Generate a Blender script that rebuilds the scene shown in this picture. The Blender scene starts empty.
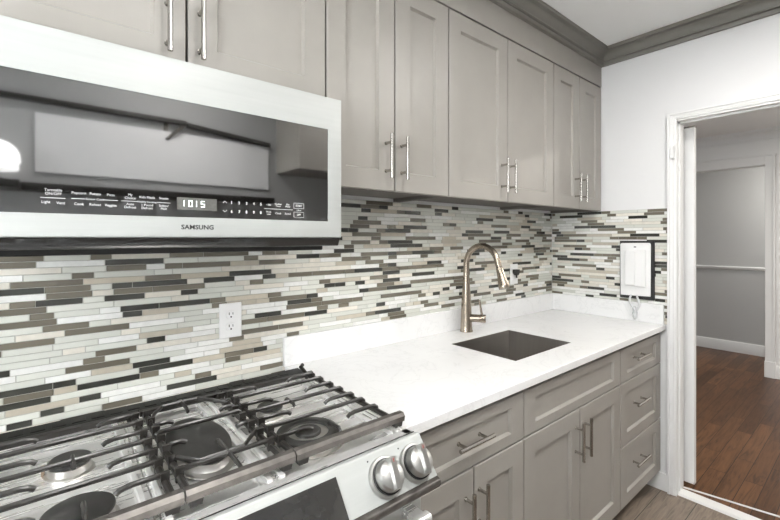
import bpy, bmesh, math, random
from mathutils import Vector, Matrix
random.seed(7)
S = bpy.context.scene
COL = S.collection
R = math.radians

# ------------------------------------------------------------------ camera
cam_d = bpy.data.cameras.new('camera')
cam = bpy.data.objects.new('camera', cam_d); COL.objects.link(cam)
YAW = 0.8765
cam.location = (-2.6021, -1.4278, 1.3902)
cam.rotation_euler = (R(90), 0, YAW - R(90))
cam_d.sensor_width = 36.0
cam_d.lens = 411.8 * 36.0 / 780.0
cam_d.shift_y = -22.35 / 780.0
cam_d.clip_start = 0.02
S.camera = cam

# ------------------------------------------------------------------ world, lights, exposure
S.view_settings.view_transform = 'Standard'
S.view_settings.look = 'None'
S.view_settings.gamma = 1.0
S.view_settings.use_curve_mapping = False
S.view_settings.exposure = -0.10
w = bpy.data.worlds.new('world'); S.world = w; w.use_nodes = True
bgn = w.node_tree.nodes['Background']
bgn.inputs['Color'].default_value = (0.80, 0.90, 1.0, 1); bgn.inputs['Strength'].default_value = 1.0

def area(name, loc, rot, sx, sy, power, col=(1, 1, 1), spread=180):
    d = bpy.data.lights.new(name, 'AREA'); d.shape = 'RECTANGLE'; d.size = sx; d.size_y = sy
    d.energy = power; d.color = col; d.spread = R(spread)
    o = bpy.data.objects.new(name, d); COL.objects.link(o); o.location = loc; o.rotation_euler = rot
    return o
# daylight through the window in the left wall, and unseen ceiling lamps added to light kitchen and hall
area('daylight_window', (-3.56, -1.15, 1.60), (0, R(-90), 0), 1.15, 1.3, 48, (0.97, 0.985, 1.0))
area('added_kitchen_lamp', (-2.05, -1.62, 2.425), (0, 0, 0), 0.42, 0.42, 20, (1.0, 0.98, 0.95))
area('added_kitchen_lamp', (-0.85, -1.35, 2.425), (0, 0, 0), 0.42, 0.42, 17, (1.0, 0.98, 0.95))
area('added_hall_lamp', (1.55, -1.9, 2.40), (0, 0, 0), 0.3, 0.3, 48, (1.0, 0.95, 0.88))
area('added_far_room_lamp', (3.36, -1.3, 2.40), (0, 0, 0), 0.25, 0.25, 24, (1.0, 0.97, 0.93))

# ------------------------------------------------------------------ materials
def new_mat(name):
    m = bpy.data.materials.new(name); m.use_nodes = True
    nt = m.node_tree
    return m, nt, nt.nodes['Principled BSDF']
def L(nt, a, b): nt.links.new(a, b)
def node(nt, t, **kw):
    n = nt.nodes.new(t)
    for k, v in kw.items(): setattr(n, k, v)
    return n
def s2l(c):
    return tuple(((x / 255.0) / 12.92) if x / 255.0 <= 0.04045 else ((x / 255.0 + 0.055) / 1.055) ** 2.4 for x in c)
def pos(nt, scale=(1, 1, 1), rot=(0, 0, 0)):
    g = node(nt, 'ShaderNodeNewGeometry'); mp = node(nt, 'ShaderNodeMapping')
    mp.inputs['Scale'].default_value = scale; mp.inputs['Rotation'].default_value = rot
    L(nt, g.outputs['Position'], mp.inputs['Vector'])
    return mp.outputs['Vector']
def ramp(nt, fac, stops):
    r = node(nt, 'ShaderNodeValToRGB')
    e = r.color_ramp.elements
    e[0].position = stops[0][0]; e[0].color = (*stops[0][1], 1)
    e[1].position = stops[-1][0]; e[1].color = (*stops[-1][1], 1)
    for p, c in stops[1:-1]:
        q = e.new(p); q.color = (*c, 1)
    L(nt, fac, r.inputs['Fac'])
    return r.outputs['Color']
def noise(nt, vec, scale, detail=4, rough=0.55, dist=0.0):
    n = node(nt, 'ShaderNodeTexNoise')
    n.inputs['Scale'].default_value = scale; n.inputs['Detail'].default_value = detail
    n.inputs['Roughness'].default_value = rough; n.inputs['Distortion'].default_value = dist
    L(nt, vec, n.inputs['Vector'])
    return n.outputs['Fac']
def bump(nt, b, h, strength, dist=0.002):
    n = node(nt, 'ShaderNodeBump'); n.inputs['Strength'].default_value = strength; n.inputs['Distance'].default_value = dist
    L(nt, h, n.inputs['Height']); L(nt, n.outputs['Normal'], b.inputs['Normal'])
def plain(name, col, rough=0.5, metal=0.0, var=0.03, scale=6.0, bmp=0.0, bscale=120, stretch=(1, 1, 1), coat=0.0, spec=None):
    """a colour with slight noise wear and optional fine relief"""
    m, nt, b = new_mat(name)
    v = pos(nt, stretch)
    f = noise(nt, v, scale)
    lo = tuple(c * (1 - var) for c in col); hi = tuple(min(1, c * (1 + var)) for c in col)
    L(nt, ramp(nt, f, [(0.3, lo), (0.7, hi)]), b.inputs['Base Color'])
    b.inputs['Roughness'].default_value = rough; b.inputs['Metallic'].default_value = metal
    if coat: b.inputs['Coat Weight'].default_value = coat; b.inputs['Coat Roughness'].default_value = 0.06
    if spec is not None: b.inputs['Specular IOR Level'].default_value = spec
    if bmp: bump(nt, b, noise(nt, v, bscale, 3), bmp)
    return m
def brushed(name, col, rough, stretch, scale=60, var=0.10, bmp=0.05, metal=1.0):
    m, nt, b = new_mat(name)
    v = pos(nt, stretch)
    f = noise(nt, v, scale, 5, 0.6)
    L(nt, ramp(nt, f, [(0.25, tuple(c * (1 - var) for c in col)), (0.75, tuple(min(1, c * (1 + var)) for c in col))]), b.inputs['Base Color'])
    mr = node(nt, 'ShaderNodeMapRange'); mr.inputs['To Min'].default_value = rough * 0.85; mr.inputs['To Max'].default_value = rough * 1.2
    L(nt, f, mr.inputs['Value']); L(nt, mr.outputs['Result'], b.inputs['Roughness'])
    b.inputs['Metallic'].default_value = metal
    if bmp: bump(nt, b, f, bmp, 0.0005)
    return m

M = {}
M['paint'] = plain('grey_cabinet_paint', (0.322, 0.304, 0.275), 0.42, var=0.03, scale=9, bmp=0.02, bscale=200)
M['cab_shade'] = plain('cabinet_box_shadow_paint', (0.13, 0.12, 0.108), 0.6)  # darkened cabinet grey, shadow of gaps and undersides put into the colour
M['wall'] = plain('white_wall_paint', (0.75, 0.75, 0.75), 0.75, var=0.012, scale=4, bmp=0.05, bscale=60)
M['ceil'] = plain('white_ceiling_paint', (0.86, 0.86, 0.85), 0.85, var=0.015, scale=3, bmp=0.05, bscale=80)
M['trim'] = plain('white_gloss_trim_paint', (0.80, 0.80, 0.79), 0.40, var=0.012, scale=6, bmp=0.02, bscale=40)
M['crown'] = plain('shadowed_crown_paint', (0.185, 0.175, 0.155), 0.45, var=0.04, scale=8)  # grey set darker than the cabinets, crown shadow painted into it
M['greywall'] = plain('mid_grey_wall_paint', (0.42, 0.42, 0.42), 0.75, var=0.02, scale=4, bmp=0.05, bscale=60)
M['hallwall'] = plain('pale_grey_hall_paint', (0.52, 0.52, 0.51), 0.7, var=0.015, scale=3, bmp=0.05, bscale=60)
M['steel'] = brushed('brushed_stainless_steel', (0.90, 0.89, 0.87), 0.27, (0.4, 5, 5), 6, 0.03, 0.0, 0.68)
M['steel_bright'] = brushed('bright_stainless_trim', (0.82, 0.81, 0.79), 0.30, (0.6, 3, 3), 8, 0.05, 0.0, 0.5)
M['knob'] = brushed('satin_grey_knob_steel', (0.50, 0.495, 0.48), 0.30, (30, 30, 30), 6, 0.05)
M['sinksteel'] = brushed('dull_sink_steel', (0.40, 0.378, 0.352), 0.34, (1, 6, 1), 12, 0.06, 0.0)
M['nickel'] = brushed('brushed_nickel', (0.46, 0.44, 0.41), 0.22, (20, 20, 0.6), 5, 0.04, 0.0)
M['faucet'] = brushed('warm_brushed_nickel', (0.37, 0.315, 0.255), 0.24, (20, 20, 0.6), 5, 0.04, 0.0)
M['mwframe'] = plain('pale_satin_steel', (0.43, 0.442, 0.426), 0.42, 0.05, var=0.03, scale=12, stretch=(0.3, 8, 8))
M['black'] = plain('black_plastic', (0.012, 0.012, 0.012), 0.42, var=0.1)
M['blacksheen'] = plain('black_glass_strip', (0.02, 0.02, 0.02), 0.08, var=0.1, coat=0.6)
M['iron'] = plain('black_enamelled_cast_iron', (0.020, 0.018, 0.016), 0.28, 0.0, var=0.25, scale=60, bmp=0.05, bscale=300, spec=0.6)
M['ironbrown'] = plain('brown_black_cast_iron', (0.115, 0.105, 0.096), 0.34, 0.5, var=0.25, scale=40, bmp=0.10, bscale=300)  # lighter, browner iron for the front bars and bullnose
M['cap'] = plain('matt_black_burner_enamel', (0.030, 0.029, 0.027), 0.42, var=0.2, scale=50)
M['alu'] = plain('cast_aluminium', (0.62, 0.60, 0.57), 0.35, 0.9, var=0.08, scale=30)
M['brass'] = plain('tan_ceramic_igniter', (0.33, 0.25, 0.18), 0.45, 0.3)
M['white_plastic'] = plain('white_plastic', (0.84, 0.84, 0.83), 0.35, var=0.01)
M['vent'] = plain('black_vent_enamel', (0.012, 0.012, 0.011), 0.5, var=0.2, spec=0.25)
M['dark_slot'] = plain('dark_slot', (0.015, 0.015, 0.015), 0.6)
M['lcd'] = plain('grey_clock_window', (0.12, 0.12, 0.11), 0.35, var=0.15, scale=200)
M['darkwood'] = plain('dark_wood', (0.02, 0.018, 0.016), 0.5, var=0.2, scale=20, stretch=(1, 12, 12))
M['ceramic'] = plain('white_ceramic', (0.88, 0.88, 0.87), 0.2, var=0.01)
M['glasspane'] = None
M['rubber'] = plain('black_gasket_tape', (0.02, 0.02, 0.02), 0.7, var=0.3, scale=60)
M['red'] = plain('red_mark', (0.5, 0.05, 0.03), 0.5)

def emit(name, col, st):
    m, nt, b = new_mat(name)
    b.inputs['Base Color'].default_value = (*col, 1)
    b.inputs['Emission Color'].default_value = (*col, 1); b.inputs['Emission Strength'].default_value = st
    n = noise(nt, pos(nt), 3)
    L(nt, ramp(nt, n, [(0.0, col), (1.0, tuple(c * 0.98 for c in col))]), b.inputs['Emission Color'])
    return m
M['lampglow'] = emit('added_lamp_diffuser', (1, 0.98, 0.95), 3.0)  # glow of the unseen ceiling lamps added for light
M['digits'] = emit('lit_clock_digits', (0.95, 1.0, 0.97), 1.0)
M['print'] = plain('white_printed_ink', (0.72, 0.72, 0.72), 0.5, var=0.01)
M['ink'] = plain('dark_printed_ink', (0.02, 0.02, 0.02), 0.4, var=0.05)

# dark half-mirror oven glass
m, nt, b = new_mat('dark_mirror_glass')
L(nt, ramp(nt, noise(nt, pos(nt), 5), [(0.3, (0.25, 0.25, 0.25)), (0.7, (0.27, 0.27, 0.27))]), b.inputs['Base Color'])
b.inputs['Metallic'].default_value = 1.0; b.inputs['Roughness'].default_value = 0.035
M['mirror'] = m
m, nt, b = new_mat('dark_control_glass')
L(nt, ramp(nt, noise(nt, pos(nt), 14, 3), [(0.3, (0.012, 0.012, 0.012)), (0.7, (0.035, 0.034, 0.032))]), b.inputs['Base Color'])
b.inputs['Roughness'].default_value = 0.12; b.inputs['Coat Weight'].default_value = 0.6; b.inputs['Coat Roughness'].default_value = 0.05
M['ctrl'] = m
m, nt, b = new_mat('clear_plastic')
L(nt, ramp(nt, noise(nt, pos(nt), 30), [(0.3, (0.85, 0.86, 0.86)), (0.7, (0.92, 0.93, 0.93))]), b.inputs['Base Color'])
b.inputs['Transmission Weight'].default_value = 0.35; b.inputs['Roughness'].default_value = 0.12; b.inputs['IOR'].default_value = 1.3
M['clear'] = m
m, nt, b = new_mat('window_pane_glass')
L(nt, ramp(nt, noise(nt, pos(nt), 2), [(0.3, (0.97, 0.98, 0.98)), (0.7, (1, 1, 1))]), b.inputs['Base Color'])
b.inputs['Transmission Weight'].default_value = 1.0; b.inputs['Roughness'].default_value = 0.0; b.inputs['IOR'].default_value = 1.0
M['glasspane'] = m

# white quartz with faint grey veins
m, nt, b = new_mat('white_quartz')
v = pos(nt)
warp = node(nt, 'ShaderNodeTexNoise'); warp.inputs['Scale'].default_value = 5.0; warp.inputs['Detail'].default_value = 6
L(nt, v, warp.inputs['Vector'])
f1 = noise(nt, v, 4.0, 7, 0.6, 1.8)
d1 = node(nt, 'ShaderNodeMath', operation='SUBTRACT'); L(nt, f1, d1.inputs[0]); d1.inputs[1].default_value = 0.5
d2 = node(nt, 'ShaderNodeMath', operation='ABSOLUTE'); L(nt, d1.outputs[0], d2.inputs[0])
veins = ramp(nt, d2.outputs[0], [(0.0, (0.76, 0.76, 0.755)), (0.010, (0.815, 0.815, 0.81)), (0.03, (0.835, 0.835, 0.83))])
soft = ramp(nt, warp.outputs['Fac'], [(0.35, (1, 1, 1)), (0.62, (0.98, 0.98, 0.98)), (0.8, (0.985, 0.985, 0.985))])
mx = node(nt, 'ShaderNodeMix', data_type='RGBA', blend_type='MULTIPLY'); mx.inputs['Factor'].default_value = 1.0
L(nt, veins, mx.inputs['A']); L(nt, soft, mx.inputs['B']); L(nt, mx.outputs['Result'], b.inputs['Base Color'])
b.inputs['Roughness'].default_value = 0.16
M['quartz'] = m

def planks(name, c1, c2, mortar, plank_l, plank_w, rough, grain, gmix):
    m, nt, b = new_mat(name)
    g = node(nt, 'ShaderNodeNewGeometry')
    br = node(nt, 'ShaderNodeTexBrick'); br.offset = 0.37; br.offset_frequency = 2
    br.inputs['Color1'].default_value = (*c1, 1); br.inputs['Color2'].default_value = (*c2, 1); br.inputs['Mortar'].default_value = (*mortar, 1)
    br.inputs['Scale'].default_value = 1.0; br.inputs['Mortar Size'].default_value = 0.0018; br.inputs['Mortar Smooth'].default_value = 0.2
    br.inputs['Brick Width'].default_value = plank_l; br.inputs['Row Height'].default_value = plank_w; br.inputs['Bias'].default_value = 0.0
    L(nt, g.outputs['Position'], br.inputs['Vector'])
    # grain is shifted per plank so that it does not run across the joints
    mp = node(nt, 'ShaderNodeMapping'); mp.inputs['Scale'].default_value = grain
    ad = node(nt, 'ShaderNodeVectorMath', operation='MULTIPLY_ADD')
    L(nt, br.outputs['Color'], ad.inputs[0]); ad.inputs[1].default_value = (37, 53, 71); L(nt, g.outputs['Position'], ad.inputs[2])
    L(nt, ad.outputs[0], mp.inputs['Vector'])
    f = noise(nt, mp.outputs['Vector'], 1.0, 7, 0.62, 1.6)
    col = ramp(nt, f, [(0.25, (1 - gmix,) * 3), (0.5, (1, 1, 1)), (0.75, (1 + gmix * 0.6,) * 3)])
    mx = node(nt, 'ShaderNodeMix', data_type='RGBA', blend_type='MULTIPLY'); mx.inputs['Factor'].default_value = 1.0
    L(nt, br.outputs['Color'], mx.inputs['A']); L(nt, col, mx.inputs['B']); L(nt, mx.outputs['Result'], b.inputs['Base Color'])
    b.inputs['Roughness'].default_value = rough
    bump(nt, b, f, 0.06, 0.001); b.inputs['Specular IOR Level'].default_value = 0.28
    return m
M['oakfloor'] = planks('grey_brown_oak_planks', (0.180, 0.143, 0.112), (0.245, 0.198, 0.158), (0.045, 0.045, 0.035), 1.2, 0.16, 0.45, (5, 60, 60), 0.45)
M['hallfloor'] = planks('red_brown_oak_strips', (0.075, 0.034, 0.015), (0.160, 0.076, 0.035), (0.016, 0.007, 0.003), 0.75, 0.083, 0.36, (3, 38, 38), 0.75)

def tile_mat(name, col, rough, var, coat=0.0, vein=False):
    m, nt, b = new_mat(name)
    g = node(nt, 'ShaderNodeNewGeometry')
    isl = node(nt, 'ShaderNodeMapRange'); isl.inputs['To Min'].default_value = 1 - var; isl.inputs['To Max'].default_value = 1 + var
    L(nt, g.outputs['Random Per Island'], isl.inputs['Value'])
    base = ramp(nt, noise(nt, pos(nt, (1, 1, 1)), 45 if vein else 25, 5), [(0.3, tuple(c * (0.88 if vein else 0.97) for c in col)), (0.7, col)])
    mu = node(nt, 'ShaderNodeVectorMath', operation='SCALE'); L(nt, base, mu.inputs[0]); L(nt, isl.outputs['Result'], mu.inputs['Scale'])
    L(nt, mu.outputs[0], b.inputs['Base Color'])
    b.inputs['Roughness'].default_value = rough
    if coat: b.inputs['Coat Weight'].default_value = coat; b.inputs['Coat Roughness'].default_value = 0.08
    return m
TILES = [tile_mat('charcoal_glass_tile', (0.045, 0.046, 0.039), 0.14, 0.30, 0.5),
         tile_mat('taupe_glass_tile', (0.172, 0.154, 0.118), 0.14, 0.18, 0.5),
         tile_mat('pale_glass_tile', (0.68, 0.69, 0.63), 0.14, 0.07, 0.4),
         tile_mat('cream_marble_tile', (0.75, 0.715, 0.635), 0.35, 0.08, 0.0, True),
         tile_mat('white_marble_tile', (0.84, 0.84, 0.81), 0.30, 0.05, 0.0, True),
         tile_mat('sand_stone_tile', (0.54, 0.49, 0.40), 0.42, 0.10, 0.0, True)]
M['grout'] = plain('pale_grout', (0.44, 0.43, 0.395), 0.85, var=0.06, scale=80)

# ------------------------------------------------------------------ mesh builder
WORLD = {}          # object name -> world origin
class MB:
    def __init__(s): s.v = []; s.f = []; s.mi = []; s.cur = 0
    def add(s, vs, fs):
        o = len(s.v); s.v += [tuple(p) for p in vs]
        for f in fs: s.f.append(tuple(o + i for i in f)); s.mi.append(s.cur)
        return s
    def box(s, x0, x1, y0, y1, z0, z1):
        x0, x1 = sorted((x0, x1)); y0, y1 = sorted((y0, y1)); z0, z1 = sorted((z0, z1))
        return s.add([(x0, y0, z0), (x1, y0, z0), (x1, y1, z0), (x0, y1, z0), (x0, y0, z1), (x1, y0, z1), (x1, y1, z1), (x0, y1, z1)],
                     [(0, 3, 2, 1), (4, 5, 6, 7), (0, 1, 5, 4), (1, 2, 6, 5), (2, 3, 7, 6), (3, 0, 4, 7)])
    def prism(s, poly, axis, a, b):
        """poly: 2-D outline; axis 'x' (poly = y,z), 'y' (poly = x,z), 'z' (poly = x,y)"""
        n = len(poly)
        def P(q, t): return {'x': (t, q[0], q[1]), 'y': (q[0], t, q[1]), 'z': (q[0], q[1], t)}[axis]
        vs = [P(q, a) for q in poly] + [P(q, b) for q in poly]
        fs = [tuple(range(n))[::-1], tuple(range(n, 2 * n))] + [(i, (i + 1) % n, n + (i + 1) % n, n + i) for i in range(n)]
        return s.add(vs, fs)
    def tube(s, path, rad, n=12, sq=0.0, up=None, cap=True, rz=None):
        """sweep a circle (or rounded rectangle rad x rz) along a polyline; rad may be a list"""
        P = [Vector(p) for p in path]; k = len(P)
        rr = rad if isinstance(rad, (list, tuple)) else [rad] * k
        T = []
        for i in range(k):
            t = (P[min(i + 1, k - 1)] - P[max(i - 1, 0)]); t.normalize(); T.append(t)
        u = Vector(up) if up else (Vector((0, 0, 1)) if abs(T[0].z) < 0.9 else Vector((1, 0, 0)))
        vs = []
        for i in range(k):
            t = T[i]; a = t.cross(u)
            if a.length < 1e-6: a = t.orthogonal()
            a.normalize(); b2 = a.cross(t); b2.normalize()
            if not up: u = b2
            for j in range(n):
                th = 2 * math.pi * (j + 0.5) / n
                ca, sa = math.cos(th), math.sin(th)
                if sq:
                    q = max(abs(ca), abs(sa)); fct = (1 - sq) + sq / q
                    ca *= fct; sa *= fct
                r1 = rr[i]; r2 = r1 if rz is None else r1 * rz
                vs.append(P[i] + a * (ca * r1) + b2 * (sa * r2))
        fs = []
        for i in range(k - 1):
            for j in range(n):
                fs.append((i * n + j, i * n + (j + 1) % n, (i + 1) * n + (j + 1) % n, (i + 1) * n + j))
        if cap:
            fs.append(tuple(range(n))[::-1]); fs.append(tuple((k - 1) * n + j for j in range(n)))
        return s.add(vs, fs)
    def lathe(s, prof, c, axis=(0, 0, 1), n=40, sx=1.0, sy=1.0):
        """prof: (radius, height) pairs along the axis from c"""
        ax = Vector(axis).normalized(); a = Vector((1, 0, 0)) if abs(ax.x) < 0.9 else Vector((0, 1, 0))
        a = (a - ax * a.dot(ax)).normalized(); b2 = ax.cross(a); c = Vector(c)
        vs = []; k = len(prof)
        for r, h in prof:
            for j in range(n):
                th = 2 * math.pi * j / n
                vs.append(c + ax * h + a * (r * math.cos(th) * sx) + b2 * (r * math.sin(th) * sy))
        fs = [(i * n + j, i * n + (j + 1) % n, (i + 1) * n + (j + 1) % n, (i + 1) * n + j) for i in range(k - 1) for j in range(n)]
        fs.append(tuple(range(n))[::-1]); fs.append(tuple((k - 1) * n + j for j in range(n)))
        return s.add(vs, fs)
    def sweep_rect(s, loops):
        """consecutive 4-corner loops joined by quads, last one closed"""
        vs = [p for lp in loops for p in lp]; n = len(loops[0]); fs = []
        for i in range(len(loops) - 1):
            for j in range(n):
                fs.append((i * n + j, i * n + (j + 1) % n, (i + 1) * n + (j + 1) % n, (i + 1) * n + j))
        fs.append(tuple(range(n))[::-1]); fs.append(tuple((len(loops) - 1) * n + j for j in range(n)))
        return s.add(vs, fs)
    def build(s, name, mat, parent=None, origin=None, bevel=0.0, seg=2, ang=35, kind=None, label=None, cat=None, group=None):
        me = bpy.data.meshes.new(name)
        if origin is None: origin = WORLD.get(parent.name, (0, 0, 0)) if parent else (0, 0, 0)
        O = Vector(origin)
        me.from_pydata([tuple(Vector(p) - O) for p in s.v], [], s.f)
        bm = bmesh.new(); bm.from_mesh(me); bmesh.ops.recalc_face_normals(bm, faces=bm.faces[:]); bm.to_mesh(me); bm.free()
        mats = mat if isinstance(mat, (list, tuple)) else [mat]
        for q in mats: me.materials.append(q)
        if len(mats) > 1: me.polygons.foreach_set('material_index', s.mi)
        me.polygons.foreach_set('use_smooth', [True] * len(me.polygons))
        me.set_sharp_from_angle(angle=R(ang)); me.update()
        o = bpy.data.objects.new(name, me); COL.objects.link(o)
        WORLD[o.name] = tuple(O)
        if parent:
            o.parent = parent; o.location = O - Vector(WORLD[parent.name])
        else: o.location = O
        if bevel:
            bv = o.modifiers.new('bevel', 'BEVEL'); bv.width = bevel; bv.segments = seg; bv.limit_method = 'ANGLE'; bv.angle_limit = R(40)
            o.modifiers.new('normals', 'WEIGHTED_NORMAL')
        if kind: o['kind'] = kind
        if label: o['label'] = label
        if cat: o['category'] = cat
        if group: o['group'] = group
        return o
def thing(name, label, cat, loc, group=None):
    o = bpy.data.objects.new(name, None); COL.objects.link(o); o.location = loc; o.empty_display_size = 0.1
    o['label'] = label; o['category'] = cat
    if group: o['group'] = group
    WORLD[o.name] = tuple(loc)
    return o
def struct(name, mb, mat, bevel=0.0): return mb.build(name, mat, kind='structure', bevel=bevel)
def inst(name, src, parent, loc):
    """another object sharing src's mesh, at world position loc"""
    o = src.copy(); o.name = name; COL.objects.link(o); o.parent = parent
    WORLD[o.name] = tuple(loc); o.location = Vector(loc) - Vector(WORLD[parent.name])
    return o

# ------------------------------------------------------------------ main measures
CEIL = 2.525; TOPZ = 0.914; CTH = 0.028; CABZ = 1.551; DOORTOP = 2.304
XW = 0.006; YW = 0.006                 # wall faces behind the 6 mm tile
XL = -3.42; YF = -2.2
OY0, OY1, OZ = -0.700, -1.56, 2.03      # doorway in the right wall
WT = 0.12

# ------------------------------------------------------------------ room shell
struct('floor', MB().box(XL - 0.2, 0.03, YF - 0.2, 0.15, -0.05, 0.0), M['oakfloor'])
struct('ceiling', MB().box(XL - 0.2, WT, YF - 0.2, 0.15, CEIL, CEIL + 0.06), M['ceil'])
struct('wall_back', MB().box(XL - 0.15, WT, YW, 0.15, 0.0, CEIL), M['wall'])
wr = MB()
wr.box(XW, WT, OY0, YW, 0, CEIL); wr.box(XW, WT, YF, OY1, 0, CEIL); wr.box(XW, WT, OY1, OY0, OZ, CEIL)
struct('wall_right', wr, M['wall'])
struct('wall_front', MB().box(XL - 0.15, WT, YF - 0.15, YF, 0, CEIL), M['greywall'])
wl = MB(); wy0, wy1, wz0, wz1 = -1.80, -0.50, 1.02, 2.18
wl.box(XL - 0.15, XL, YF, wy0, 0, CEIL); wl.box(XL - 0.15, XL, wy1, YW, 0, CEIL)
wl.box(XL - 0.15, XL, wy0, wy1, 0, wz0); wl.box(XL - 0.15, XL, wy0, wy1, wz1, CEIL)
struct('wall_left', wl, M['wall'])
wf = MB()
for a, b2 in ((wy0, wy0 + 0.05), (wy1 - 0.05, wy1)): wf.box(XL - 0.10, XL - 0.04, a, b2, wz0, wz1)
for a, b2 in ((wz0, wz0 + 0.05), (1.58, 1.62), (wz1 - 0.05, wz1)): wf.box(XL - 0.10, XL - 0.04, wy0, wy1, a, b2)
win = struct('window_1', wf, M['trim'], 0.003)
MB().box(XL - 0.074, XL - 0.068, wy0 + 0.04, wy1 - 0.04, wz0 + 0.04, wz1 - 0.04).build('window_pane', M['glasspane'], win)
MB().box(XL - 0.04, XL + 0.03, wy0 - 0.04, wy1 + 0.04, wz0 - 0.03, wz0).build('window_sill', M['trim'], win, bevel=0.004)

# shadow-toned crown moulding along the cabinets and along the right wall, mitred in the corner
CP = [(0.0, 2.430), (0.017, 2.430), (0.019, 2.433), (0.019, 2.447), (0.011, 2.4475), (0.011, 2.4525), (0.022, 2.453), (0.026, 2.457), (0.026, 2.462), (0.020, 2.4635),
      (0.022, 2.474), (0.029, 2.486), (0.040, 2.4955), (0.047, 2.498), (0.042, 2.4995), (0.042, 2.503), (0.052, 2.5035), (0.060, 2.508), (0.060, CEIL), (0.0, CEIL)]
def crown_run(mb, pts_a, pts_b):
    n = len(pts_a)
    mb.add(pts_a + pts_b, [(i, (i + 1) % n, n + (i + 1) % n, n + i) for i in range(n)] + [tuple(range(n)), tuple(range(n, 2 * n))])
YC = -0.319
c1 = MB(); crown_run(c1, [(-2.725, YC - p, z) for p, z in CP], [(XW - p, YC - p, z) for p, z in CP])
struct('trim_1', c1, M['crown'])
c2 = MB(); crown_run(c2, [(XW - p, YC - p, z) for p, z in CP], [(XW - p, YF, z) for p, z in CP])
struct('trim_2', c2, M['crown'])
# frieze board between the door tops and the crown
struct('trim_3', MB().box(-2.725, XW, -0.319, -0.296, 2.3105, 2.46), M['paint'])

# ------------------------------------------------------------------ doorway: casing, jamb, threshold
cs = MB()
def casing_profile(y_in, y_out, x):   # stepped casing, plan outline (x, y)
    s = 1 if y_out > y_in else -1
    wdt = abs(y_out - y_in)
    return [(x, y_in), (x - 0.010, y_in), (x - 0.012, y_in + s * 0.004), (x - 0.012, y_in + s * 0.012), (x - 0.015, y_in + s * 0.015),
            (x - 0.015, y_in + s * (wdt - 0.011)), (x - 0.021, y_in + s * (wdt - 0.011)), (x - 0.021, y_out), (x, y_out)]
cs.prism(casing_profile(-0.713, -0.672, XW), 'z', 0.0, OZ + 0.0285)
cs.prism(casing_profile(OY1 - 0.008, OY1 - 0.07, XW), 'z', 0.0, OZ + 0.024)
cs.prism([(p[0] - 0.0005, OZ - 0.002 + (p[1] + 0.713) * 0.75) for p in casing_profile(-0.713, -0.672, XW)], 'y', -0.672, OY1 - 0.07)
struct('trim_4', cs, M['trim'])
jm = MB()
jm.box(XW - 0.002, WT + 0.008, OY0 - 0.0, OY0 - 0.010, 0, OZ); jm.box(XW - 0.002, WT + 0.008, OY1 + 0.012, OY1, 0, OZ)
jm.box(XW - 0.002, WT + 0.008, OY0, OY1, OZ - 0.012, OZ)
jm.box(0.040, 0.052, OY0 - 0.010, OY0 - 0.018, 0, OZ - 0.012)
jm.box(0.040, 0.052, OY0, OY1, OZ - 0.022, OZ - 0.012)
struct('trim_5', jm, M['trim'])
th = MB().prism([(0.015, 0.0), (0.022, 0.010), (0.082, 0.012), (0.092, 0.0)], 'y', OY0 - 0.012, OY1 + 0.012)
struct('trim_6', th, M['trim'])
struct('trim_7', MB().add([(0.112, -0.712, 0.001), (0.122, -0.712, 0.001), (0.292, -1.545, 0.001), (0.282, -1.545, 0.001), (0.113, -0.712, 0.006), (0.121, -0.712, 0.006), (0.291, -1.545, 0.006), (0.283, -1.545, 0.006)], [(0, 3, 2, 1), (4, 5, 6, 7), (0, 1, 5, 4), (1, 2, 6, 5), (2, 3, 7, 6), (3, 0, 4, 7)]), M['trim'])
# flaked strip of white skirting between the base cabinets and the casing
struct('baseboard_right', MB().box(-0.002, XW, -0.672, -0.56, 0.0, 0.095), M['trim'])
# the sliding door slab whose edge shows behind the jamb
dr = MB().box(0.165, 0.200, -0.20, -0.751, 0.014, 2.005)
dslab = struct('door_1', dr, M['trim'], 0.003)
MB().box(0.170, 0.196, -0.20, -0.752, 2.005, 2.016).build('door_track', M['nickel'], dslab)
hg = thing('hinge_leaf', 'small white painted hinge leaf left on the kitchen door casing', 'hinge', (XW - 0.021, -0.700, 1.85))
MB().box(-0.022, -0.014, -0.713, -0.688, 1.818, 1.882).build('leaf_plate', M['trim'], hg, bevel=0.002)
MB().tube([(-0.024, -0.712, 1.815), (-0.024, -0.712, 1.885)], 0.006, 12).build('knuckle', M['trim'], hg)

# ------------------------------------------------------------------ hall beyond the doorway
HX, HY0, HY1, HC = 2.93, -2.6, 1.2, 2.47
struct('floor.001', MB().box(0.03, 4.0, HY0, HY1, -0.05, 0.0), M['hallfloor'])
struct('ceiling.001', MB().box(WT, 4.0, HY0, HY1, HC, HC + 0.05), M['ceil'])
hw = MB()
OH0, OH1, OHZ = -0.662, 0.45, 2.12     # cased opening in the hall's far wall
hw.box(HX, HX + 0.12, HY0, OH0, 0, HC); hw.box(HX, HX + 0.12, OH1, HY1, 0, HC); hw.box(HX, HX + 0.12, OH0, OH1, OHZ, HC)
struct('wall_hall', hw, M['trim'])
struct('wall_hall.001', MB().box(3.83, 3.95, HY0, HY1, 0, HC), M['hallwall'])
struct('wall_hall.002', MB().box(WT, 4.0, HY1, HY1 + 0.1, 0, HC).box(WT, 4.0, HY0 - 0.1, HY0, 0, HC), M['hallwall'])
hc = MB()
hc.box(HX - 0.020, HX, OH0 - 0.075, OH0, 0, OHZ + 0.09); hc.box(HX - 0.020, HX, OH1, OH1 + 0.075, 0, OHZ + 0.09)
hc.box(HX - 0.020, HX, OH0, OH1, OHZ, OHZ + 0.09)
hc.box(HX - 0.026, HX, OH0 - 0.085, OH1 + 0.085, OHZ + 0.085, OHZ + 0.10)
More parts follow.
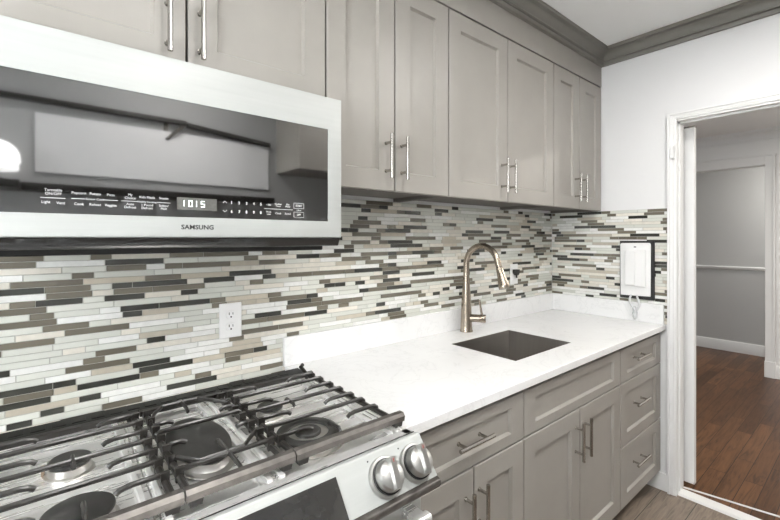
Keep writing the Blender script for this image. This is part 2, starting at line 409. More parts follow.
hc.box(HX - 0.026, HX, OH0 - 0.075, OH0 - 0.055, 0, OHZ + 0.09)
hc.box(HX - 0.030, HX, OH0 - 0.080, OH0 + 0.004, 0, 0.16)
struct('trim_8', hc, M['trim'], 0.003)
hcr = MB(); n8 = [(0, HC - 0.095), (0.020, HC - 0.095), (0.022, HC - 0.080), (0.012, HC - 0.078), (0.018, HC - 0.055), (0.045, HC - 0.030), (0.060, HC - 0.028), (0.060, HC - 0.018), (0.075, HC - 0.014), (0.075, HC), (0, HC)]
crown_run(hcr, [(HX - p, HY0, z) for p, z in n8], [(HX - p, HY1, z) for p, z in n8])
struct('trim_9', hcr, M['trim'])
struct('baseboard_hall', MB().prism([(3.83, 0), (3.812, 0), (3.812, 0.105), (3.82, 0.125), (3.83, 0.128)], 'y', HY0, HY1), M['trim'])
struct('baseboard_hall.001', MB().prism([(HX, 0), (HX - 0.016, 0), (HX - 0.016, 0.105), (HX - 0.008, 0.125), (HX, 0.128)], 'y', HY0, OH0 - 0.08), M['trim'])
struct('trim_10', MB().prism([(3.83, 1.000), (3.818, 1.004), (3.808, 1.020), (3.808, 1.032), (3.83, 1.040)], 'y', HY0, HY1), M['trim'])

# ------------------------------------------------------------------ mosaic backsplash
PITCH = 0.0172; TH = 0.0154; GR = 0.0018
def mosaic(name, label, a0, a1, z0, z1, place, back_box, holes=()):
    """running mosaic of 50, 100 and 150 mm strips; place(a, z, d) maps to world, d = depth behind the tile face"""
    mb = MB(); rows = int(math.ceil((z1 - z0) / PITCH))
    for r in range(rows):
        zt = z1 - r * PITCH - 0.001; zb = zt - TH
        if zb < z0: zb = z0
        if zt - zb < 0.004: continue
        a = a0 - random.uniform(0, 0.14); prev = 9
        while a < a1:
            q = random.random()
            t = 0 if q < .155 else 1 if q < .385 else 2 if q < .62 else 3 if q < .76 else 4 if q < .92 else 5
            if t < 2 and prev < 2 and random.random() < 0.25: t = 2
            if t < 2: ln = random.choice((0.05, 0.05, 0.05, 0.10, 0.10, 0.15, 0.15))
            else: ln = random.choice((0.05, 0.10, 0.10, 0.15, 0.15))
            prev = t
            s0, s1 = max(a, a0), min(a + ln - GR, a1)
            a += ln
            if s1 - s0 < 0.004: continue
            mb.cur = t
            c = 0.0008
            mb.add([place(s0, zb, 0.005), place(s1, zb, 0.005), place(s1, zt, 0.005), place(s0, zt, 0.005),
                    place(s0, zb, 0.0008), place(s1, zb, 0.0008), place(s1, zt, 0.0008), place(s0, zt, 0.0008),
                    place(s0 + c, zb + c, 0), place(s1 - c, zb + c, 0), place(s1 - c, zt - c, 0), place(s0 + c, zt - c, 0)],
                   [(0, 1, 5, 4), (1, 2, 6, 5), (2, 3, 7, 6), (3, 0, 4, 7), (4, 5, 9, 8), (5, 6, 10, 9), (6, 7, 11, 10), (7, 4, 8, 11), (8, 9, 10, 11)])
    mb.cur = len(TILES); mb.box(*back_box)
    o = mb.build(name, TILES + [M['grout']], ang=20)
    o['label'] = label; o['category'] = 'backsplash'
    return o
mosaic('mosaic_backsplash', 'long strip mosaic tile backsplash behind the stove and faucet', -2.95, -0.001, 0.889, CABZ,
       lambda a, z, d: (a, d, z), (-2.95, 0.0, 0.0022, YW - 0.0007, 0.889, CABZ))
mosaic('mosaic_backsplash', 'short strip mosaic tile backsplash around the white intercom', -0.668, -0.001, TOPZ, CABZ,
       lambda a, z, d: (d, a, z), (0.0022, XW - 0.0007, -0.668, 0.0, TOPZ, CABZ))

# ------------------------------------------------------------------ cabinet builders
hb = MB(); hb.tube([(0, -0.034, -0.076), (0, -0.034, 0.076)], 0.006, 14)
for z in (-0.048, 0.048): hb.tube([(0, 0.0, z), (0, -0.034, z)], 0.0048, 12); hb.lathe([(0.0065, 0.0), (0.0065, 0.002)], (0, 0, z), (0, -1, 0), 12)
hh = MB(); hh.tube([(-0.078, -0.034, 0), (0.078, -0.034, 0)], 0.006, 14)
for x in (-0.048, 0.048): hh.tube([(x, 0.0, 0), (x, -0.034, 0)], 0.0048, 12); hh.lathe([(0.0065, 0.0), (0.0065, 0.002)], (x, 0, 0), (0, -1, 0), 12)
MESH_CACHE = {}
def handle(parent, loc, vertical):
    key = 'v' if vertical else 'h'
    if key not in MESH_CACHE:
        mb = hb if vertical else hh
        mb.v = [(p[0] + loc[0], p[1] + loc[1], p[2] + loc[2]) for p in mb.v]
        o = mb.build('bar_handle', M['nickel'], parent, origin=loc); o['label'] = 'brushed nickel bar handle'
        MESH_CACHE[key] = o
    else: o = inst('bar_handle', MESH_CACHE[key], parent, loc)
    return o
def shaker(name, parent, x0, x1, z0, z1, y, stile=0.07, rail=0.068, t=0.020, depth=0.011):
    """recessed-panel door front facing -y with its face at y"""
    g = 0.0027; x0 += g; x1 -= g; z0 += g; z1 -= g; e = 0.0018; cw = 0.0055
    def lp(i_x, i_z, yy): return [(x0 + i_x, yy, z0 + i_z), (x1 - i_x, yy, z0 + i_z), (x1 - i_x, yy, z1 - i_z), (x0 + i_x, yy, z1 - i_z)]
    mb = MB().sweep_rect([lp(0, 0, y + t), lp(0, 0, y + e), lp(e, e, y), lp(stile, rail, y), lp(stile + 0.0008, rail + 0.0008, y + 0.003),
                          lp(stile + cw, rail + cw, y + depth)])
    return mb.build(name, M['paint'], parent, origin=((x0 + x1) / 2, y, (z0 + z1) / 2), ang=20)

YU = -0.322
def upper(label, x0, x1, split, z0=CABZ, rails=(0.07, 0.07), hz=1.669, hx=(0.036, 0.034)):
    t = thing('wall_cabinet', label, 'cabinet', ((x0 + x1) / 2, -0.15, z0), 'grey wall cabinets')
    b2 = MB()
    b2.box(x0 + 0.001, x1 - 0.001, YU + 0.021, YW - 0.001, z0 + 0.016, 2.295)
    b2.box(x0 + 0.001, x1 - 0.001, YU + 0.021, YU + 0.039, z0 + 0.001, z0 + 0.02)
    b2.box(x0 + 0.001, x0 + 0.017, YU + 0.039, -0.001, z0 + 0.001, z0 + 0.02)
    b2.box(x1 - 0.017, x1 - 0.001, YU + 0.039, -0.001, z0 + 0.001, z0 + 0.02)
    b2.build('cabinet_box', M['cab_shade'], t)
    d1 = shaker('door', t, x0, split, z0, DOORTOP, YU); d2 = shaker('door', t, split, x1, z0, DOORTOP, YU)
    handle(d1, (split - hx[0], YU, hz), True); handle(d2, (split + hx[1], YU, hz), True)
    return t
XM0, XM1 = -2.725, -1.939
upper('short grey wall cabinet above the microwave', XM0, XM1, -2.336, z0=1.800, hz=1.905, hx=(0.044, 0.030))
upper('grey wall cabinet directly right of the microwave', XM1, -1.378, -1.658, hx=(0.042, 0.030))
upper('widest grey wall cabinet, above the faucet', -1.378, -0.567, -0.977, hx=(0.048, 0.014))
upper('narrow grey wall cabinet in the corner by the white wall', -0.567, -0.004, -0.285, hx=(0.050, 0.022))

YD = -0.639
def base_box(t, x0, x1):
    b2 = MB()
    b2.box(x0 + 0.001, x1 - 0.001, YD + 0.021, YW - 0.003, 0.10, 0.8855)
    b2.build('cabinet_box', M['cab_shade'], t)
    MB().box(x0 + 0.001, x1 - 0.001, -0.565, -0.55, 0.0, 0.10).build('toe_kick', M['cab_shade'], t)
XB = -1.349; XA = -0.546; XR = -1.923
ZT, ZS, ZBOT = 0.866, 0.703, 0.110
# left base cabinet: a drawer over two doors
t = thing('base_cabinet', 'grey base cabinet beside the stove with one drawer over two doors', 'cabinet', ((XR + XB) / 2, -0.32, 0), 'grey base cabinets')
base_box(t, XR, XB)
d = shaker('drawer', t, XR, XB, ZS, ZT, YD, 0.07, 0.036); handle(d, (-1.640, YD, 0.793), False)
d = shaker('door', t, XR, -1.617, ZBOT, ZS, YD, 0.065); handle(d, (-1.657, YD, 0.574), True)
d = shaker('door', t, -1.617, XB, ZBOT, ZS, YD, 0.065); handle(d, (-1.593, YD, 0.578), True)
# sink base: false front over two doors
t = thing('base_cabinet', 'grey sink base cabinet with a plain false front over two doors', 'cabinet', ((XB + XA) / 2, -0.32, 0), 'grey base cabinets')
b2 = MB()
b2.box(XB + 0.001, XA - 0.001, YD + 0.021, YD + 0.04, 0.10, 0.8855); b2.box(XB + 0.001, XB + 0.018, YD + 0.04, YW - 0.003, 0.10, 0.8855)
b2.box(XA - 0.018, XA - 0.001, YD + 0.04, YW - 0.003, 0.10, 0.8855); b2.box(XB + 0.018, XA - 0.018, YD + 0.04, YW - 0.003, 0.10, 0.118)
b2.build('cabinet_box', M['cab_shade'], t)
MB().box(XB + 0.001, XA - 0.001, -0.565, -0.55, 0.0, 0.10).build('toe_kick', M['cab_shade'], t)
shaker('false_front', t, XB, XA, ZS, ZT, YD, 0.07, 0.034)
d = shaker('door', t, XB, -0.945, ZBOT, ZS, YD, 0.068); handle(d, (-0.983, YD, 0.585), True)
d = shaker('door', t, -0.945, XA, ZBOT, ZS, YD, 0.068); handle(d, (-0.919, YD, 0.587), True)
# drawer stack
t = thing('base_cabinet', 'grey base cabinet with three stacked drawers by the doorway', 'cabinet', ((XA - 0.008) / 2, -0.32, 0), 'grey base cabinets')
base_box(t, XA, -0.006)
for za, zb, rl, zh in ((ZS, ZT, 0.036, 0.805), (0.402, ZS, 0.052, 0.583), (ZBOT, 0.402, 0.055, 0.293)):
    d = shaker('drawer', t, XA, -0.006, za, zb, YD, 0.075, rl); handle(d, (-0.345, YD, zh), False)

# ------------------------------------------------------------------ countertop with sink cut-out, upstands
SX0, SX1, SY0, SY1 = -1.213, -0.767, -0.517, -0.183
CY = -0.661
def slab_with_hole(x0, x1, y0, y1, hx0, hx1, hy0, hy1, z0, z1, e=0.002):
    mb = MB()
    o = [(x0, y0), (x1, y0), (x1, y1), (x0, y1)]; oi = [(x0 + e, y0 + e), (x1 - e, y0 + e), (x1 - e, y1 - e), (x0 + e, y1 - e)]
    h = [(hx0, hy0), (hx1, hy0), (hx1, hy1), (hx0, hy1)]
    vs = [(*p, z0) for p in o] + [(*p, z1 - e) for p in o] + [(*p, z1) for p in oi] + [(*p, z1) for p in h] + [(*p, z0) for p in h]
    fs = []
    for a in range(4):
        for i in range(4): fs.append((a * 4 + i, a * 4 + (i + 1) % 4, a * 4 + 4 + (i + 1) % 4, a * 4 + 4 + i))
    for i in range(4): fs.append((16 + i, 16 + (i + 1) % 4, (i + 1) % 4, i))
    return mb.add(vs, fs)
ct = slab_with_hole(XR + 0.001, -0.001, CY, -0.001, SX0, SX1, SY0, SY1, TOPZ - CTH, TOPZ)
ct.build('countertop', M['quartz'], ang=20, label='white veined quartz countertop with a cut-out for the sink', cat='countertop')
MB().box(XR - 0.009, -0.001, -0.017, -0.0005, TOPZ + 0.0003, 1.0215).build('stone_upstand', M['quartz'], bevel=0.0015,
    label='long white quartz upstand along the wall behind the faucet', cat='upstand')
MB().box(-0.017, -0.0005, -0.655, -0.0175, TOPZ + 0.0003, 1.0215).build('stone_upstand', M['quartz'], bevel=0.0015,
    label='short white quartz upstand on the right wall below the intercom', cat='upstand')

# sink
sk = thing('undermount_sink', 'square stainless steel sink set under the white countertop', 'sink', ((SX0 + SX1) / 2, (SY0 + SY1) / 2, 0.72))
def rl(i, z): return [(SX0 + i, SY0 + i, z), (SX1 - i, SY0 + i, z), (SX1 - i, SY1 - i, z), (SX0 + i, SY1 - i, z)]
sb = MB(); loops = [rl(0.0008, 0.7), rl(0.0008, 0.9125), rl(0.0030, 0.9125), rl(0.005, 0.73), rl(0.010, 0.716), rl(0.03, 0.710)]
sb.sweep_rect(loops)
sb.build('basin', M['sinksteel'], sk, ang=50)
dn = MB().lathe([(0.05, 0.0), (0.05, 0.003), (0.044, 0.004), (0.036, 0.001), (0.0, 0.0012)], (-0.985, -0.33, 0.7101), n=32)
dn.build('drain', M['nickel'], sk)

# faucet
fx, fy = -0.963, -0.066
fc = thing('kitchen_faucet', 'warm brushed nickel pull-down gooseneck faucet behind the sink', 'faucet', (fx, fy, TOPZ))
MB().lathe([(0.033, 0.0), (0.033, 0.006), (0.0305, 0.010), (0.029, 0.03), (0.0270, 0.10), (0.0235, 0.17), (0.0185, 0.235), (0.0160, 0.275), (0.0150, 0.30)], (fx, fy, TOPZ + 0.0003), n=32).build('body', M['faucet'], fc)
arc = [(fx, fy, TOPZ + 0.292)]
rc, cyc, czc = 0.096, fy - 0.096, 1.254
for k in range(0, 17):
    a = R(180 - k * 10.1)
    arc.append((fx, cyc - rc * math.cos(a) * 1.0 , czc + rc * math.sin(a)))
arc.append((fx, arc[-1][1] - 0.0105, arc[-1][2] - 0.034))
MB().tube(arc, 0.0146, 20).build('gooseneck', M['faucet'], fc)
p1 = Vector(arc[-1]); dirv = Vector((0, -0.32, -1)).normalized()
MB().lathe([(0.0145, 0.0), (0.0145, 0.006)], p1 - dirv * 0.003, dirv, 24).build('collar', M['black'], fc)
sh = MB().lathe([(0.0165, 0.003), (0.0170, 0.02), (0.0195, 0.045), (0.0255, 0.086), (0.0268, 0.097), (0.0245, 0.102), (0.0, 0.102)], p1, dirv, 28)
sh.build('spray_head', M['faucet'], fc)
hd = Vector((0.55, -0.83, 0.0)).normalized(); hp = Vector((fx, fy, 0.983))
lv = MB().lathe([(0.0195, 0.0), (0.0195, 0.056), (0.021, 0.058), (0.021, 0.082), (0.019, 0.085), (0.0, 0.085)], hp + hd * 0.012, hd, 24)
lp0 = hp + hd * 0.080
lv.tube([lp0 + Vector((0, 0, 0.010)), lp0 + Vector((0, 0.002, 0.035)) - hd * 0.004, lp0 + Vector((0, 0, 0.065)) - hd * 0.010, lp0 + Vector((0, 0, 0.092)) - hd * 0.015], [0.0065, 0.0055, 0.0050, 0.0055], 12)
lv.build('lever_handle', M['faucet'], fc)

# ------------------------------------------------------------------ wall outlets
def outlet(label, x0, x1, z0, z1, dark):
    cx, cz = (x0 + x1) / 2, (z0 + z1) / 2
    t = thing('wall_outlet', label, 'outlet', (cx, -0.001, cz))
    MB().box(x0, x1, -0.006, -0.0003, z0, z1).build('cover_plate', M['white_plastic'], t, bevel=0.0025)
    if not dark:
        for s in (1, -1):
            zc = cz + s * 0.0205
            pr_ = [(cx + 0.0168 * math.cos(a), zc + max(-0.0135, min(0.0135, 0.0168 * math.sin(a)))) for a in [2 * math.pi * k / 28 for k in range(28)]]
            rp = MB().prism(pr_, 'y', -0.0095, -0.0055).build('receptacle', M['white_plastic'], t, origin=(cx, -0.0075, zc), bevel=0.0008)
            sl = MB().box(cx - 0.0075, cx - 0.0050, -0.0102, -0.0080, zc - 0.001, zc + 0.0075).box(cx + 0.0050, cx + 0.0070, -0.0102, -0.0080, zc - 0.0005, zc + 0.007)
            sl.lathe([(0.0028, 0.0), (0.0028, 0.002)], (cx, -0.0082, zc - 0.0078), (0, -1, 0), 14)
            sl.build('slots', M['dark_slot'], rp)
        MB().lathe([(0.003, 0), (0.003, 0.001), (0.0, 0.0013)], (cx, -0.006, cz), (0, -1, 0), 14).build('screw', M['white_plastic'], t)
    else:
        MB().box(cx - 0.017, cx + 0.017, -0.009, -0.0055, cz - 0.034, cz + 0.034).build('receptacle', M['white_plastic'], t, bevel=0.001)
        dk = MB().prism([(cx - 0.022, cz + 0.028), (cx + 0.022, cz + 0.028), (cx + 0.022, cz + 0.008), (cx + 0.010, cz - 0.006), (cx - 0.010, cz - 0.006), (cx - 0.022, cz + 0.008)], 'y', -0.030, -0.009)
        dk.tube([(cx, -0.022, cz - 0.006), (cx, -0.022, cz - 0.022)], 0.005, 10)
        dk.build('dark_plug', M['black'], t, bevel=0.001)
outlet('white duplex wall outlet on the mosaic above the stove', -2.160, -2.085, 1.050, 1.168, False)
outlet('white wall outlet with a black plug behind the faucet spout', -0.485, -0.410, 1.112, 1.232, True)

# ------------------------------------------------------------------ intercom on the right wall
ic = thing('wall_intercom', 'white wall intercom with handset and black taped surround', 'intercom', (0, -0.519, 1.2))
fr = MB()
iy0, iy1, iz0, iz1 = -0.610, -0.430, 1.040, 1.372
fr.box(-0.012, -0.0005, iy0, iy1, iz0, iz1)
fr.build('surround', M['rubber'], ic, bevel=0.003)
MB().prism([(-0.593, 1.060), (-0.436, 1.056), (-0.434, 1.352), (-0.440, 1.359), (-0.588, 1.361), (-0.594, 1.354)], 'x', -0.018, -0.011).build('front_panel', M['white_plastic'], ic, bevel=0.004)
MB().box(-0.030, -0.018, -0.572, -0.462, 1.112, 1.318).build('handset_cradle', M['white_plastic'], ic, bevel=0.004)
hs = MB().box(-0.040, -0.030, -0.520, -0.466, 1.118, 1.312)
hs.build('handset', M['white_plastic'], ic, bevel=0.006, seg=3)
MB().box(-0.0188, -0.0175, -0.520, -0.508, 1.334, 1.340).build('indicator', M['dark_slot'], ic)
cb = MB()
for yy, ph in ((-0.497, 0.0), (-0.535, 2.2)):
    pts_ = []
    for k in range(30):
        q = k / 29
        pts_.append((-0.022 - 0.012 * math.sin(q * 3.1), yy + (-0.519 - yy) * q * 0.9 + 0.012 * math.sin(q * 6.0 + ph), 1.062 - q * 0.125))
    cb.tube(pts_, 0.0055, 10)
for k in range(3):
    pts_ = [(-0.026 + 0.004 * math.sin(j), -0.516 + 0.010 * math.cos(2 * math.pi * j / 16), 0.985 - k * 0.022 + 0.014 * math.sin(2 * math.pi * j / 16)) for j in range(17)]
    cb.tube(pts_, 0.003, 8, cap=False)
cb.build('clear_cord', M['clear'], ic)

# ------------------------------------------------------------------ microwave
MX0, MX1, MYF = -2.725, -1.942, -0.415
mw = thing('microwave_oven', 'stainless over-the-range microwave with dark glass door above the stove', 'microwave', ((MX0 + MX1) / 2, -0.2, 1.35))
MB().box(MX0 + 0.004, MX1 - 0.004, -0.378, -0.004, 1.392, 1.797).build('body', M['black'], mw, bevel=0.003)
# door: pale steel frame with a window opening
mz0, mz1 = 1.3905, 1.7905; gx0, gx1, gz0, gz1 = MX0 + 0.012, -1.988, 1.4365, 1.6985
def lr(x0, x1, z0, z1, y): return [(x0, y, z0), (x1, y, z0), (x1, y, z1), (x0, y, z1)]
df = MB(); e = 0.004
lo = [lr(gx0, gx1, gz0, gz1, -0.380), lr(MX0, MX1, mz0, mz1, -0.380), lr(MX0, MX1, mz0, mz1, MYF + e), lr(MX0 + e * .3, MX1 - e * .3, mz0 + e * .3, mz1 - e * .3, MYF + e * .3), lr(MX0 + e, MX1 - e, mz0 + e, mz1 - e, MYF),
      lr(gx0, gx1, gz0, gz1, MYF), lr(gx0, gx1, gz0, gz1, MYF + 0.003), lr(gx0, gx1, gz0, gz1, -0.380)]
vs = [p for l_ in lo for p in l_]
fs = [(i * 4 + j, i * 4 + (j + 1) % 4, i * 4 + 4 + (j + 1) % 4, i * 4 + 4 + j) for i in range(7) for j in range(4)]
df.add(vs, fs)
dfr = df.build('door_frame', M['mwframe'], mw, ang=25)
MB().box(gx0 - 0.001, gx1 + 0.001, MYF + 0.0012, -0.384, gz0 - 0.001, gz1 + 0.001).build('door_glass', M['mirror'], mw)
lip = MB().prism([(-0.410, 1.390), (-0.398, 1.3665), (-0.330, 1.3665), (-0.310, 1.390)], 'x', MX0 + 0.004, MX1 - 0.001)
lip.build('bottom_lip', M['blacksheen'], mw, bevel=0.002)
MB().prism([(-0.318, 1.392), (-0.314, 1.352), (-0.04, 1.362), (-0.03, 1.392)], 'x', MX0 + 0.02, MX1 - 0.004).build('vent_grille', M['black'], mw, bevel=0.003)

def text_mesh(items, name, mat, parent, y):
    """items: (text, x centre, z centre, cap height, width scale); lettering facing -y as one raised mesh"""
    mb = MB()
    for tx, x, z, h, ws in items:
        cu = bpy.data.curves.new('t', 'FONT'); cu.body = tx; cu.size = h / 0.70; cu.align_x = 'CENTER'; cu.align_y = 'CENTER'; cu.extrude = 0.0002
        cu.resolution_u = 3
        if ws < 0: cu.offset = h * 0.035; ws = -ws
        ob = bpy.data.objects.new('t', cu); COL.objects.link(ob)
        bpy.context.view_layer.update()
        me = bpy.data.meshes.new_from_object(ob.evaluated_get(bpy.context.evaluated_depsgraph_get()))
        mb.add([(x + p.co.x * ws, y - p.co.z, z + p.co.y) for p in me.vertices], [tuple(q.vertices) for q in me.polygons])
        bpy.data.objects.remove(ob); bpy.data.meshes.remove(me); bpy.data.curves.remove(cu)
    return mb
yk = MYF + 0.0008
W_ = 0.95; hk = 0.0050
items = [('Turntable', -2.593, 1.4809, hk, W_), ('ON/OFF', -2.593, 1.4739, hk, W_), ('Light', -2.604, 1.4577, hk, W_), ('Vent', -2.582, 1.4567, hk, W_),
         ('Popcorn', -2.554, 1.4779, hk, W_), ('Potato', -2.528, 1.4777, hk, W_), ('Pizza', -2.502, 1.4774, hk, W_), ('Sensor Cook', -2.528, 1.4671, 0.0042, W_),
         ('Cook', -2.554, 1.4563, hk, W_), ('Reheat', -2.528, 1.4563, hk, W_), ('Veggies', -2.502, 1.4563, hk, W_),
         ('My', -2.468, 1.4800, hk, W_), ('Choice', -2.468, 1.4733, hk, W_), ('Auto', -2.468, 1.4605, hk, W_), ('Defrost', -2.468, 1.4540, hk, W_),
         ('Kids Meals', -2.437, 1.4764, hk, W_), ('Healthy Cooking', -2.437, 1.4668, 0.0038, W_), ('1 Pound', -2.437, 1.4600, hk, W_), ('Defrost', -2.437, 1.4535, hk, W_),
         ('Snacks', -2.405, 1.4764, hk, W_), ('Soften/', -2.405, 1.4600, hk, W_), ('Melt', -2.405, 1.4535, hk, W_),
         ('+30s', -2.164, 1.4745, hk, W_), ('Kitchen', -2.138, 1.4778, 0.0044, W_), ('Timer', -2.138, 1.4722, 0.0044, W_), ('Eco', -2.111, 1.4778, 0.0044, W_), ('Mode', -2.111, 1.4722, 0.0044, W_),
         ('More', -2.164, 1.4565, 0.0044, W_), ('Less', -2.164, 1.4510, 0.0044, W_), ('Clock', -2.138, 1.4535, hk, W_), ('Sound', -2.111, 1.4535, hk, W_),
         ('START', -2.079, 1.4760, 0.0050, -0.9), ('OFF', -2.079, 1.4517, 0.0050, -0.9), ('+30 sec', -2.079, 1.4637, 0.0036, 0.9)]
for k in range(5):
    items.append((str(k + 1), -2.258 + k * 0.0183, 1.4749, 0.0064, -0.9)); items.append((str((k + 6) % 10), -2.258 + k * 0.0183, 1.4533, 0.0064, -0.9))
tm = text_mesh([q for q in items if q[1] < -2.30], 'k', None, None, yk)
for xa_, xb_, z_ in ((-2.612, -2.575, 1.4660), (-2.566, -2.544, 1.4668), (-2.513, -2.490, 1.4668), (-2.484, -2.454, 1.4668), (-2.419, -2.392, 1.4668)):
    tm.box(xa_, xb_, yk - 0.0003, yk + 0.0001, z_ - 0.0005, z_ + 0.0005)
tm.build('keypad_lettering', M['print'], mw, label='white printed cooking programme lettering')
tm = text_mesh([q for q in items if q[1] > -2.30], 'k', None, None, yk)
tm.box(-2.176, -2.097, yk - 0.0003, yk + 0.0001, 1.4640, 1.4650)
for za, zb in ((1.4685, 1.4832), (1.4445, 1.4592)):
    t_ = 0.0008
    tm.box(-2.094, -2.064, yk - 0.0003, yk, za, za + t_); tm.box(-2.094, -2.064, yk - 0.0003, yk, zb - t_, zb)
    tm.box(-2.094, -2.094 + t_, yk - 0.0003, yk, za, zb); tm.box(-2.064 - t_, -2.064, yk - 0.0003, yk, za, zb)
for z_, s in ((1.4757, 1), (1.4541, -1)):
    tm.tube([(-2.2785, yk, z_ - 0.002 * s), (-2.274, yk, z_ + 0.002 * s), (-2.2695, yk, z_ - 0.002 * s)], 0.0006, 6)
tm.build('keypad_lettering', M['print'], mw, label='white printed number keypad')
ck = MB().box(-2.379, -2.293, yk - 0.0006, yk + 0.0002, 1.4535, 1.4812).build('clock_display', M['lcd'], mw, label='grey clock window reading 1015')
sg = MB()
SEG = {'1': 'bc', '0': 'abcdef', '5': 'afgcd'}
def seg7(ch, x, z, wd, hg_):
    tk = 0.0017; y0_, y1_ = yk - 0.0012, yk - 0.0006
    for q in SEG[ch]:
        if q == 'a': sg.box(x, x + wd, y0_, y1_, z + hg_ - tk, z + hg_)
        if q == 'd': sg.box(x, x + wd, y0_, y1_, z, z + tk)
        if q == 'g': sg.box(x, x + wd, y0_, y1_, z + hg_ / 2 - tk / 2, z + hg_ / 2 + tk / 2)
        if q == 'b': sg.box(x + wd - tk, x + wd, y0_, y1_, z + hg_ / 2 + 0.0004, z + hg_ - 0.0002)
        if q == 'c': sg.box(x + wd - tk, x + wd, y0_, y1_, z + 0.0002, z + hg_ / 2 - 0.0004)
        if q == 'f': sg.box(x, x + tk, y0_, y1_, z + hg_ / 2 + 0.0004, z + hg_ - 0.0002)
        if q == 'e': sg.box(x, x + tk, y0_, y1_, z + 0.0002, z + hg_ / 2 - 0.0004)
for ch, x in (('1', -2.372), ('0', -2.3550), ('1', -2.3455), ('5', -2.3285)): seg7(ch, x, 1.4605, 0.0085, 0.0145)
sg.build('clock_digits', M['digits'], ck, label='lit white clock digits')
lg = text_mesh([('SAMSUNG', -2.335, 1.4137, 0.0100, -1.08)], 'l', None, None, MYF - 0.0003)
lg.build('logo_lettering', M['ink'], dfr, label='dark printed maker lettering')

# ------------------------------------------------------------------ gas range
RX0, RX1 = -2.722, -1.927
rg = thing('gas_range', 'stainless slide-in gas stove with black cast iron grates', 'stove', ((RX0 + RX1) / 2, -0.36, 0))
MB().box(RX0 + 0.002, RX1 - 0.002, -0.685, -0.06, 0.06, 0.905).build('body', M['steel'], rg, bevel=0.003)
for x in (RX0 + 0.05, RX1 - 0.05):
    for y in (-0.62, -0.12): MB().tube([(x, y, 0.0), (x, y, 0.062)], 0.016, 14).build('foot', M['black'], rg)
# cooktop pan: raised rim, recessed wells, two raised ribs
ck = MB()
def well(x0, x1, y0, y1, zr, zw):
    ck.sweep_rect([[(x0, y0, 0.899), (x1, y0, 0.899), (x1, y1, 0.899), (x0, y1, 0.899)], [(x0, y0, zr), (x1, y0, zr), (x1, y1, zr), (x0, y1, zr)],
                   [(x0 + .010, y0 + .010, zr), (x1 - .010, y0 + .010, zr), (x1 - .010, y1 - .010, zr), (x0 + .010, y1 - .010, zr)],
                   [(x0 + .022, y0 + .022, zw), (x1 - .022, y0 + .022, zw), (x1 - .022, y1 - .022, zw), (x0 + .022, y1 - .022, zw)]])
well(RX0 + 0.018, -2.457, -0.682, -0.165, 0.921, 0.909); well(-2.455, -2.258, -0.682, -0.165, 0.921, 0.906); well(-2.256, RX1 - 0.018, -0.682, -0.165, 0.921, 0.909)
ck.box(RX0, RX1, -0.7005, -0.679, 0.900, 0.9235)
ck.box(RX0, RX0 + 0.020, -0.7005, -0.10, 0.900, 0.9235); ck.box(RX1 - 0.020, RX1, -0.7005, -0.10, 0.900, 0.9235)
ck.box(RX0, RX1, -0.167, -0.10, 0.900, 0.918)
ck.build('cooktop', M['steel'], rg, bevel=0.0015)
for x in (-2.456, -2.257):
    rb = MB()
    for dx in (-0.016, 0.010): rb.box(x + dx - 0.005, x + dx + 0.005, -0.675, -0.175, 0.915, 0.9265)
    rb.build('ridge', M['steel_bright'], rg, bevel=0.0015)
rs = MB()
for dx in (-0.012, -0.024, -0.040): rs.box(RX1 + dx - 0.003, RX1 + dx + 0.001, -0.675, -0.175, 0.916, 0.9265)
rs.build('side_rim', M['steel_bright'], rg)
vt = MB().prism([(-0.105, 0.90), (-0.105, 0.930), (-0.112, 0.934), (-0.158, 0.932), (-0.165, 0.922), (-0.165, 0.905)], 'x', RX0, RX1)
for k in range(18):
    x = RX0 + 0.05 + k * 0.039
    vt.box(x, x + 0.028, -0.150, -0.122, 0.932, 0.9345)
vt.build('rear_vent_trim', M['vent'], rg, bevel=0.001)

# slanted control panel
fp = MB().prism([(-0.684, 0.905), (-0.7005, 0.9225), (-0.716, 0.9285), (-0.7225, 0.9295), (-0.7265, 0.927), (-0.784, 0.855), (-0.700, 0.850), (-0.684, 0.850)], 'x', RX0, RX1)
fp.build('control_panel', M['mwframe'], rg, bevel=0.001)
MB().prism([(-0.7065, 0.9245), (-0.7065, 0.9268), (-0.7030, 0.9253), (-0.7030, 0.9225)], 'x', RX0, RX1).build('panel_seam', M['black'], rg)
MB().prism([(-0.690, 0.855), (-0.783, 0.8552), (-0.794, 0.851), (-0.796, 0.842), (-0.792, 0.834), (-0.690, 0.834)], 'x', RX0 - 0.001, RX1 + 0.001).build('bullnose', M['ironbrown'], rg, bevel=0.002)
# display glass on the slope
sd = Vector((0, -0.0575, -0.072)).normalized(); sn = Vector((0, sd.z, -sd.y)); p0 = Vector((0, -0.7265, 0.927))
if sn.y > 0: sn = -sn
def slope(x, t, h): q = p0 + sd * t + sn * h; return (x, q.y, q.z)
LS = 0.0921
def slope_box(x0, x1, t0, t1, h0, h1): return [slope(x0, t0, h0), slope(x1, t0, h0), slope(x1, t1, h0), slope(x0, t1, h0), slope(x0, t0, h1), slope(x1, t0, h1), slope(x1, t1, h1), slope(x0, t1, h1)]
BF = [(0, 3, 2, 1), (4, 5, 6, 7), (0, 1, 5, 4), (1, 2, 6, 5), (2, 3, 7, 6), (3, 0, 4, 7)]
dg = MB().add(slope_box(-2.455, -2.165, 0.012, 0.090, 0.0002, 0.0022), BF).build('display_glass', M['ctrl'], rg)
ring = MB()
q0 = Vector(slope(-2.325, 0.058, 0.0026)); ux = Vector((1, 0, 0))
ring.tube([q0 + ux * (0.014 * math.cos(2 * math.pi * k / 32)) + sd * (0.014 * math.sin(2 * math.pi * k / 32)) for k in range(33)], 0.0012, 6, cap=False)
